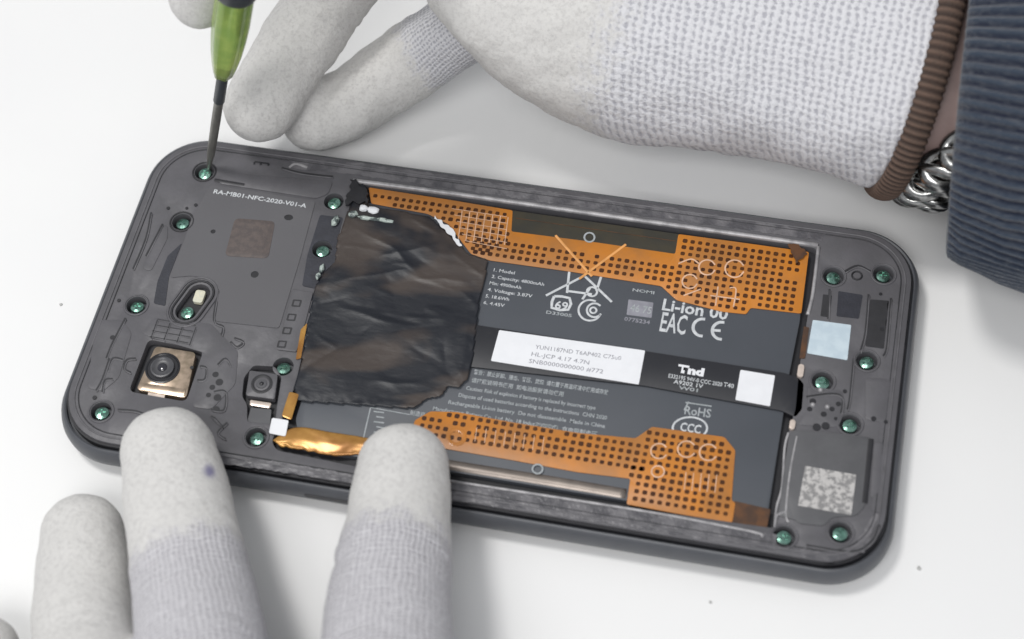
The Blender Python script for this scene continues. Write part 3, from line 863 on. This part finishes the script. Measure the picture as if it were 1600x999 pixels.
# ---- lower cover details (right end)
pslab('blue_white_sticker', [(1270, 500), (1330, 508), (1324, 563), (1261, 552)], ZP + .14, .1, MT['bluewhite'], phone, .3)
pslab('foam_square', [(1310, 455), (1348, 461), (1342, 498), (1307, 494)], ZP + .1, .1, MT['navy'], phone, .3)
pslab('foam_square', [(1286, 460), (1300, 462), (1296, 496), (1282, 494)], ZP + .06, .08, MT['groove'], phone, .2)
pslab('side_panel', [(1360, 468), (1389, 470), (1381, 545), (1352, 541)], ZP + .08, .1, MT['groove'], phone, .3)
p = at(1339, 431, ZP)
bm = tube([Vector((p.x + 1.0 * math.cos(a), p.y + 1.0 * math.sin(a), ZP + .03)) for a in [2 * math.pi * k / 20 for k in range(20)]], .2, 6, True); obj('pin_boss', bm, MT['dark'], phone, smooth=True)
spk = pslab('speaker_module', [(1236, 672), (1300, 676), (1362, 684), (1352, 790), (1338, 806), (1300, 808), (1288, 822), (1250, 818), (1242, 812), (1216, 806), (1224, 740)], ZP + .28, .3, MT['clearfilm'], phone, 1.0, .12)
pslab('silver_sticker', [(1258, 728), (1338, 742), (1330, 805), (1247, 790)], ZP + .36, .07, MT['silverlab'], spk, .2)
stroke('module_slot', [(1361, 686), (1351, 786)], ZP + .3, .5, MT['dark'], phone)
stroke('moulded_rib', [(1232, 676), (1226, 700), (1222, 760), (1214, 790), (1211, 815)], ZP + .2, .2, MT['alu'], phone)
stroke('moulded_rib', [(1245, 682), (1234, 740), (1228, 800), (1232, 816)], ZP + .32, .16, MT['alu'], phone)
stroke('moulded_rib', [(1210, 824), (1214, 806), (1226, 800)], ZP + .32, .2, MT['alu'], phone)
for (x, y, hx, hy) in ((1251, 580, .6, 1.5), (1238, 664, .55, 1.1)):
    p = at(x, y, 8.8); bm = slab([rrect(p.x, p.y, hx, hy, .6, 4)], 8.0, 9.0, .3); obj_angle('metal_clip', bm, MT['tab'], phone)
pslab('connector_edge', [(1256, 510), (1264, 512), (1258, 560), (1249, 560)], ZP + .2, .2, MT['tapebrown'], phone, .2)
for (x, y) in ((1282, 610), (1270, 633), (1293, 636)):
    p = at(x, y, ZP + .1); bm = bmesh.new(); bmesh.ops.create_uvsphere(bm, u_segments=10, v_segments=6, radius=.55, matrix=Matrix.Translation((p.x, p.y, ZP + .05))); obj('solder_dot', bm, MT['alu'], phone, smooth=True)

# ------------------------------------------------------------------ screwdriver
tip = Vector((screw_xy[0].x + .2, screw_xy[0].y - .1, 7.5))
tip = at(326, 264, 7.9)
top = at(366, 0, 64)
ax = (top - tip).normalized(); Ltot = (top - tip).length
drv = thing('screwdriver', 'green translucent precision screwdriver standing on the top left screw of the phone', 'screwdriver', tuple(tip))
def along(y_px):
    # distance along the driver at which it shows at this image height
    best = min(range(0, 2400), key=lambda k: abs(proj_y(tip + ax * k * .05) - y_px)); return best * .05
def proj_y(p):
    q = RC @ (np.array(p) - CC); return 499.5 - FOC * q[1] / -q[2]
l0, l1, l2 = along(158), along(116), along(-14)
bm = lathe([(.35, 0), (.5, 1.0), (.62, 3.0), (.9, 6), (1.0, l0 * .7), (1.0, l0 + .5)], 20, tip, ax); obj_angle('shaft', bm, MT['bit'], drv, ang=50)
bm = lathe([(1.12, l0), (1.2, l0 + .2), (1.2, l1 + 2), (1.0, l1 + 3)], 20, tip, ax); obj_angle('ferrule', bm, MT['darkplastic'], drv)
fl = lambda a, h: 1 + .05 * math.cos(6 * a)
bm = lathe([(1.5, l1), (2.0, l1 + .3), (2.4, l1 + 2.5), (3.0, l1 + 7), (3.4, l1 + 12), (3.6, l1 + 17), (3.6, l2), (3.5, l2 + 6)], 48, tip, ax, flute=fl); obj_angle('handle', bm, MT['green'], drv, ang=60)
bm = lathe([(3.4, l2 - .4), (4.2, l2), (4.5, l2 + 1.2), (4.5, l2 + 9), (4.8, l2 + 40), (4.6, l2 + 58), (2.5, l2 + 60), (0, l2 + 60.4)], 32, tip, ax); obj_angle('grip_collar', bm, MT['darkplastic'], drv)

# ------------------------------------------------------------------ gloved hands
def finger_tube(bm, C, R, flat=.9, n=24, per=8, tip_round=True):
    """C: centres from fingertip to root, R radii; the first end is rounded"""
    P = catmull(C, per); rad = []
    for i in range(len(R) - 1):
        for k in range(per):
            t = k / per; t = t * t * (3 - 2 * t); rad.append(R[i] * (1 - t) + R[i + 1] * t)
    rad.append(R[-1])
    d0 = (P[0] - P[1]).normalized(); pts = []; rr = []
    for k in range(1, 10):
        a = math.pi / 2 * k / 9
        pts.append(P[0] + d0 * rad[0] * .95 * math.cos(a - 0.0) ); rr.append(rad[0] * math.sin(a))
    pts += P[1:]; rr += rad[1:]
    rings = []
    for i, p in enumerate(pts):
        t = (pts[min(i + 1, len(pts) - 1)] - pts[max(i - 1, 0)]).normalized()
        s = t.cross(Vector((0, 0, 1))).normalized(); u = s.cross(t)
        rings.append([bm.verts.new(p + s * math.cos(2 * math.pi * k / n) * rr[i] + u * math.sin(2 * math.pi * k / n) * rr[i] * flat) for k in range(n)])
    for A, B in zip(rings, rings[1:]):
        for k in range(n):
            k2 = (k + 1) % n; bm.faces.new((A[k], A[k2], B[k2], B[k]))
    bm.faces.new(rings[0]); bm.faces.new(rings[-1])
    return P, rad

def loft(bm, secs, n=40, per=5):
    """secs: list of (centre, half-axis vector a, half-axis vector b)"""
    C = catmull([s[0] for s in secs], per); A = catmull([s[1] for s in secs], per); B = catmull([s[2] for s in secs], per)
    rings = []
    for c, a, b_ in zip(C, A, B):
        rings.append([bm.verts.new(c + a * math.cos(2 * math.pi * k / n) + b_ * math.sin(2 * math.pi * k / n)) for k in range(n)])
    for X, Y in zip(rings, rings[1:]):
        for k in range(n):
            k2 = (k + 1) % n; bm.faces.new((X[k], X[k2], Y[k2], Y[k]))
    bm.faces.new(rings[0]); bm.faces.new(rings[-1])
    return rings

def remesh(bm, voxel, smooth_it):
    bmesh.ops.recalc_face_normals(bm, faces=bm.faces)
    me = bpy.data.meshes.new('tmp'); bm.to_mesh(me); bm.free()
    o = bpy.data.objects.new('tmp', me); col.objects.link(o)
    md = o.modifiers.new('r', 'REMESH'); md.mode = 'VOXEL'; md.voxel_size = voxel
    sm = o.modifiers.new('s', 'SMOOTH'); sm.factor = .5; sm.iterations = smooth_it
    dg = bpy.context.evaluated_depsgraph_get(); dg.update()
    out = bpy.data.meshes.new_from_object(o.evaluated_get(dg), depsgraph=dg)
    bpy.data.objects.remove(o); bpy.data.meshes.remove(me)
    return out

def fabric(me, chains, planar=None, ink=None, wrinkle=.35):
    """chains: [(points, radii, coat_end)]; writes knit_u / knit_v / coat attributes and light creases"""
    n = len(me.vertices); a = np.zeros(n * 3); me.vertices.foreach_get('co', a); V = a.reshape(-1, 3)
    inkv = np.zeros(n)
    if ink is not None:
        q = (V - CC) @ RC.T; X = 800 + FOC * q[:, 0] / -q[:, 2]; Y = 499.5 - FOC * q[:, 1] / -q[:, 2]
        c = np.hypot(X - ink[0], Y - ink[1]) < 8; i0 = np.where(c)[0][np.argmax(V[c, 2])]
        dd = (V - V[i0]) * np.array([1, .55, .8]); inkv = np.clip(1.5 - np.linalg.norm(dd, axis=1), 0, 1)
    best = np.full(n, 1e9); U_ = np.zeros(n); W_ = np.zeros(n); K_ = np.zeros(n)
    for (P, R, coat_end) in chains:
        P = np.array([list(p) for p in P]); seg = P[1:] - P[:-1]; L = np.linalg.norm(seg, axis=1); cum = np.concatenate([[0], np.cumsum(L)])
        for i in range(len(seg)):
            d = seg[i] / max(L[i], 1e-6); rel = V - P[i]; t = rel @ d
            tc = np.clip(t, 0 if i else -20, L[i]); near = P[i] + np.outer(tc, d); off = V - near; dist = np.linalg.norm(off, axis=1) - R[i] * .9
            m = dist < best
            if not m.any(): continue
            s = np.cross(d, [0, 0, 1]); s /= np.linalg.norm(s); u = np.cross(s, d)
            ang = np.arctan2(off @ s, off @ u)
            r0 = float(np.mean(R))
            best[m] = dist[m]; U_[m] = (ang * r0)[m]; W_[m] = (cum[i] + t)[m]
            K_[m] = np.clip((coat_end - (cum[i] + t)) / 11 + .5, 0, 1)[m]
    jit = np.array([noise.noise(Vector((v[0] * .09, v[1] * .09, v[2] * .09 + 4))) for v in V])
    crease = np.zeros(n)
    for c0_, amp in ((22, .20), (27, .32), (31, .24), (48, .25), (53, .35), (58, .25)):
        crease -= amp * np.exp(-((W_ + 5 * jit - c0_) / 1.1) ** 2) * (.5 + .9 * jit)
    crease *= (W_ < 75)
    if planar is not None:
        crease = np.where(V[:, 2] < 60, crease, 0)
        U_ *= 1.5; W_ *= 1.5
        pu, pv, mask, kk = planar(V, best)
        U_ = np.where(mask, pu, U_); W_ = np.where(mask, pv, W_); K_ = np.where(mask, kk, K_)
    for nm, arr in (('knit_u', U_), ('knit_v', W_), ('coat', K_), ('ink', inkv)):
        at_ = me.attributes.new(nm, 'FLOAT', 'POINT'); at_.data.foreach_set('value', arr.astype(np.float32))
    nr = np.zeros(n * 3); me.vertices.foreach_get('normal', nr); nr = nr.reshape(-1, 3)
    disp = np.array([noise.noise(Vector(v) * .085) * 1.0 + abs(noise.noise(Vector((v[0] * .16, v[1] * .16, v[2] * .1)))) * .7 + noise.noise(Vector(v) * .45) * .22 for v in V])
    V = V + nr * (disp * wrinkle + crease)[:, None]
    me.vertices.foreach_set('co', V.ravel()); me.update()

def place(me, parent):
    n = len(me.vertices); a = np.zeros(n * 3); me.vertices.foreach_get('co', a); V = a.reshape(-1, 3)
    V = (V - np.array(root_loc(parent))) * S; me.vertices.foreach_set('co', V.ravel()); me.update()

# --- hand pressing the phone, reaching in from the bottom edge
hand1 = thing('gloved_hand', 'speckled white gloved hand reaching in from the bottom, two fingertips pressing the phone edge', 'gloved hand', tuple(at(400, 1000, 0)))
bm = bmesh.new()
F = []
F.append((finger_tube(bm, [at(262, 706, 17.5), at(280, 800, 19.5), at(298, 900, 22), at(315, 1010, 26), at(340, 1180, 34), at(420, 1450, 40)], [9.2, 10.1, 10.9, 11.6, 12.2, 12.5]), 26))
F.append((finger_tube(bm, [at(629, 728, 17.0), at(624, 800, 19), at(612, 900, 22), at(604, 1010, 26), at(600, 1180, 34), at(585, 1420, 40)], [8.8, 9.6, 10.9, 11.7, 12.2, 12.5]), 18))
F.append((finger_tube(bm, [at(129, 832, 9.0), at(131, 900, 10.5), at(134, 1000, 14), at(170, 1150, 24), at(300, 1440, 38)], [7.9, 9.0, 9.7, 10.4, 11.5]), 40))
F.append((finger_tube(bm, [at(-38, 1025, 9), at(-40, 1120, 14), at(20, 1250, 24), at(240, 1480, 36)], [8.2, 8.8, 9.4, 10.5]), 40))
F.append((finger_tube(bm, [at(800, 1160, 12), at(790, 1260, 18), at(740, 1420, 30), at(560, 1620, 38)], [9.8, 10.6, 12.5, 14]), 14))
xa = Vector((1, -.05, 0))
loft(bm, [(at(430, 1400, 40), xa * 38, Vector((0, 0, 11))), (at(440, 1560, 40), xa * 43, Vector((0, 0, 14))), (at(450, 1750, 36), xa * 40, Vector((0, 0, 15))), (at(460, 1950, 32), xa * 30, Vector((0, 0, 17))), (at(465, 2100, 30), xa * 27, Vector((0, 0, 19)))])
me = remesh(bm, .85, 5)
fabric(me, [(p, r, ce) for ((p, r), ce) in F], ink=(333, 732))
place(me, hand1)
me.name = 'glove'
link_mesh('glove', me, MT['glove_fine'], hand1, smooth=True)
# violet ink spot on the glove
p0 = at(333, 732, 23)

# --- hand holding the screwdriver, reaching in from the top right
hand2 = thing('gloved_hand', 'large white knit gloved hand with brown cuff, reaching in from the top right', 'gloved hand', tuple(at(1000, 150, 0)))
bm = bmesh.new(); G = []
G.append((finger_tube(bm, [at(407, 167, 19), at(441, 108, 22), at(490, 33, 27), at(543, -45, 34), at(640, -150, 44), at(800, -180, 50)], [8.0, 8.4, 8.9, 9.4, 10, 11]), 200))
G.append((finger_tube(bm, [Vector((at(492, 190, 9).x, 48.4, 9.4)), at(548, 160, 10), at(618, 112, 12.5), at(712, 52, 20), at(830, -10, 34)], [8.3, 8.3, 8.6, 9.0, 10]), 27))
G.append((finger_tube(bm, [at(310, -8, 56), at(345, -80, 66), at(460, -170, 76), at(640, -230, 70), at(820, -200, 55)], [6.6, 7.6, 8.4, 9.6, 11]), 200))
G.append((finger_tube(bm, [at(430, -70, 70), at(500, -130, 74), at(620, -200, 68), at(820, -200, 55)], [7.6, 8.6, 10, 12]), 200))
# palm and wrist sections: centre, half axis across (towards the near side), half axis up
def sec(px, py, zc, a, b, tilt=0.0, yaw=0.0):
    """px,py: where the near outline of this section shows"""
    d = Vector((math.sin(yaw), -math.cos(yaw), 0)); t = math.radians(tilt)
    A = (d * math.cos(t) + Vector((0, 0, -math.sin(t)))) * a
    B = (Vector((0, 0, 1)) * math.cos(t) + d * math.sin(t)) * b
    near = at(px, py, zc - a * math.sin(t) * .9)
    c = near - d * a * math.cos(t)
    c.z = zc
    return (c, A, B)
TILT = .20
SEC = [sec(668, 0, 46, 16, 11, 10, -.25), sec(700, 42, 44, 26, 14, 10, -.2), sec(760, 104, 40, 36, 19, 12, -.15), sec(860, 168, 36, 42, 23, 14, -.1), sec(960, 202, 33, 43, 25, 12, -.05),
       sec(1100, 217, 31, 41, 25, 8, 0), sec(1230, 230, 30, 38, 24.5, 4, .0), sec(1390, 270, 30, 35, 24, 0, -.02)]
c_, a_, b_ = SEC[-1]; SEC[-1] = (c_, a_, b_ + Vector((b_.length * TILT, 0, 0)))
c_, a_, b_ = SEC[-2]; SEC[-2] = (c_, a_, b_ + Vector((b_.length * TILT * .6, 0, 0)))
loft(bm, SEC, 48, 6)
me = remesh(bm, .95, 6)
e1 = Vector((.985, -.05, .0)); 
def planar(V, best):
    # the palm: everything well outside the finger chains
    px_dir = np.array([.98, -.10, .12]); row = np.array([-.14, -.85, -.62])
    pu = V @ px_dir; pv = V @ row
    q = (V - CC) @ RC.T; X = 800 + FOC * q[:, 0] / -q[:, 2]; Y = 499.5 - FOC * q[:, 1] / -q[:, 2]
    # palm surface lies above the fingers' ends
    lim = 640 + np.clip(Y, -200, 400) * .95
    mask = (X > lim) & (V[:, 2] > 12) & (best > 1.0) | (X > 830)
    kk = np.clip((at(905, 130, 45).x + 0.25 * (V[:, 1] - at(905, 130, 45).y) - V[:, 0]) / 22 + .5, 0, 1)
    return pu, pv, mask, kk
fabric(me, [(p, r, ce) for ((p, r), ce) in G], planar, wrinkle=.85)
place(me, hand2); me.name = 'glove'
link_mesh('glove', me, MT['glove_coarse'], hand2, smooth=True)

def ridge_tube(name, ringfn, nu, nv, mat, parent, ridgefn):
    bm = bmesh.new(); lay = bm.verts.layers.float.new('ridge'); rows = []
    for i in range(nu):
        row = []
        for j in range(nv):
            p, nrm = ringfn(i / (nu - 1), j / nv); h, r = ridgefn(i / (nu - 1), j / nv)
            v = bm.verts.new(p + nrm * h); v[lay] = r; row.append(v)
        rows.append(row)
    for A, B in zip(rows, rows[1:]):
        for j in range(nv):
            j2 = (j + 1) % nv; bm.faces.new((A[j], A[j2], B[j2], B[j]))
    return obj(name, bm, mat, parent, smooth=True)

# brown binding rolled round the cuff
cc, ca, cb = SEC[-1]
CA = Vector((1, 0, 0))
nb = 600
bm = bmesh.new(); lay = bm.verts.layers.float.new('ridge'); rows = []
axn = ca.cross(cb).normalized()
if axn.x < 0: axn = -axn
for i in range(nb * 2):
    t = 2 * math.pi * i / (nb * 2)
    rad = ca * math.cos(t) + cb * math.sin(t); c = cc + rad; nrm = (ca.normalized() * math.cos(t) / ca.length + cb.normalized() * math.sin(t) / cb.length).normalized()
    rg = .5 + .5 * math.sin(t * 120 + .6 * math.sin(t * 23))
    row = []
    for k in range(14):
        a = 2 * math.pi * k / 14
        w = 2.5 + .3 * rg; h = 1.25 + .4 * rg
        lob = 1.0
        v = bm.verts.new(c + axn * (math.cos(a) * w + 1.6 + .5 * math.sin(t * 96 + 1)*0) + nrm * (math.sin(a) * h + .4)); v[lay] = rg
        row.append(v)
    rows.append(row)
for i in range(len(rows)):
    A, B = rows[i], rows[(i + 1) % len(rows)]
    for k in range(14): bm.faces.new((A[k], A[(k + 1) % 14], B[(k + 1) % 14], B[k]))
obj('cuff_binding', bm, MT['binding'], hand2, smooth=True)

# wrist skin
bm = bmesh.new()
loft(bm, [(cc - axn * 1, ca * .82, cb * .82), (cc + axn * 6, ca * .88, cb * .9), (cc + axn * 40, ca * .9, cb * .95), (cc + axn * 120, ca * 1.0, cb * 1.1)], 48, 4)
obj('wrist', bm, MT['skin'], hand2, smooth=True)

# navy ribbed sleeve
s0 = sec(1490, 395, 34, 52, 33, 0, 0)
def sleeve_sec(u):
    # u 0..1 from the opening towards the elbow
    base = cc + axn * (13 + 150 * u)
    k = 1 + .10 * math.sin(min(u * 6, math.pi / 2))
    return base, k
nv = 1100; ribs = 104
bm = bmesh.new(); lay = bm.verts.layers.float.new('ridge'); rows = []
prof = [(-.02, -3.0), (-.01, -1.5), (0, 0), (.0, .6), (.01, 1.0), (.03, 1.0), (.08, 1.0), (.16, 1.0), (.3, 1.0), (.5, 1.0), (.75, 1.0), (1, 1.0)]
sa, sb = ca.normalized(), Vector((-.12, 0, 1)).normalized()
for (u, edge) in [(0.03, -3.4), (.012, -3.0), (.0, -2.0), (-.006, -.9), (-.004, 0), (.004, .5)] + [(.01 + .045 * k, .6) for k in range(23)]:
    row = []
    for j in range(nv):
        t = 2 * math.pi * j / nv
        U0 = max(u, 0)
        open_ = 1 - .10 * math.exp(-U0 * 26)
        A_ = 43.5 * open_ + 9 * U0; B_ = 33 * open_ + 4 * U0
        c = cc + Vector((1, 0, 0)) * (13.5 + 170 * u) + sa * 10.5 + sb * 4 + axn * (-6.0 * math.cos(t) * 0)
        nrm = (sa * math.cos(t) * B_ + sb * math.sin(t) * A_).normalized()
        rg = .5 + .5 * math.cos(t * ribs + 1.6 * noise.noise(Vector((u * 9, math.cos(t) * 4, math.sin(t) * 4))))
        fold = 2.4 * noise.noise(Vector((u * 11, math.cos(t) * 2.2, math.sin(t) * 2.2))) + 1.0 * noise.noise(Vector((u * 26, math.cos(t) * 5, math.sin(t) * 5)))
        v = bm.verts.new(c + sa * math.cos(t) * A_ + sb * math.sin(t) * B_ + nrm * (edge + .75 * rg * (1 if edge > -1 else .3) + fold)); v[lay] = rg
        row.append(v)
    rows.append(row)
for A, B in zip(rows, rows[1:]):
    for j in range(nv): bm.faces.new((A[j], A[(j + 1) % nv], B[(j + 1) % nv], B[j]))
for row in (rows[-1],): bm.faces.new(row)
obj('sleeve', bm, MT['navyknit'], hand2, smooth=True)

# ------------------------------------------------------------------ chain bracelet
sb = cb.normalized()
brac = thing('bracelet', 'silver curb chain bracelet round the wrist between the brown cuff and the navy sleeve', 'bracelet', tuple(cc + axn * 9))
# one link, shared
bm = bmesh.new(); pts = []
for k in range(28):
    a = 2 * math.pi * k / 28
    pts.append(Vector((math.cos(a) * 6.2, math.sin(a) * 3.6, 1.3 * math.sin(2 * a))))
tube(pts, 1.55, 8, True, bm=bm, flat=.7)
for v in bm.verts: v.co *= S
link_me = bpy.data.meshes.new('chain_link'); bm.to_mesh(link_me); bm.free(); link_me.materials.append(MT['silver'])
link_me.polygons.foreach_set('use_smooth', [True] * len(link_me.polygons))
NL = 32
for i in range(NL):
    t = 2 * math.pi * i / NL
    A_, B_ = ca.length * .9 + 2.2, cb.length * .93 + 2.2
    p = cc + axn * (9.5 + 12 * max(0, math.sin(t)) - 0 * math.cos(t)) + sa * math.cos(t) * A_ + sb * math.sin(t) * B_
    tan = (-sa * math.sin(t) * A_ + sb * math.cos(t) * B_).normalized(); nrm = tan.cross(axn).normalized()
    X = (tan * math.cos(.95) + axn * math.sin(.95)).normalized(); Z = nrm; Y = Z.cross(X).normalized()
    o = link_mesh('chain_link', link_me, None, brac)
    mw = Matrix((X, Y, Z)).transposed().to_4x4(); mw.translation = (p - root_loc(brac)) * S
    o.matrix_basis = mw
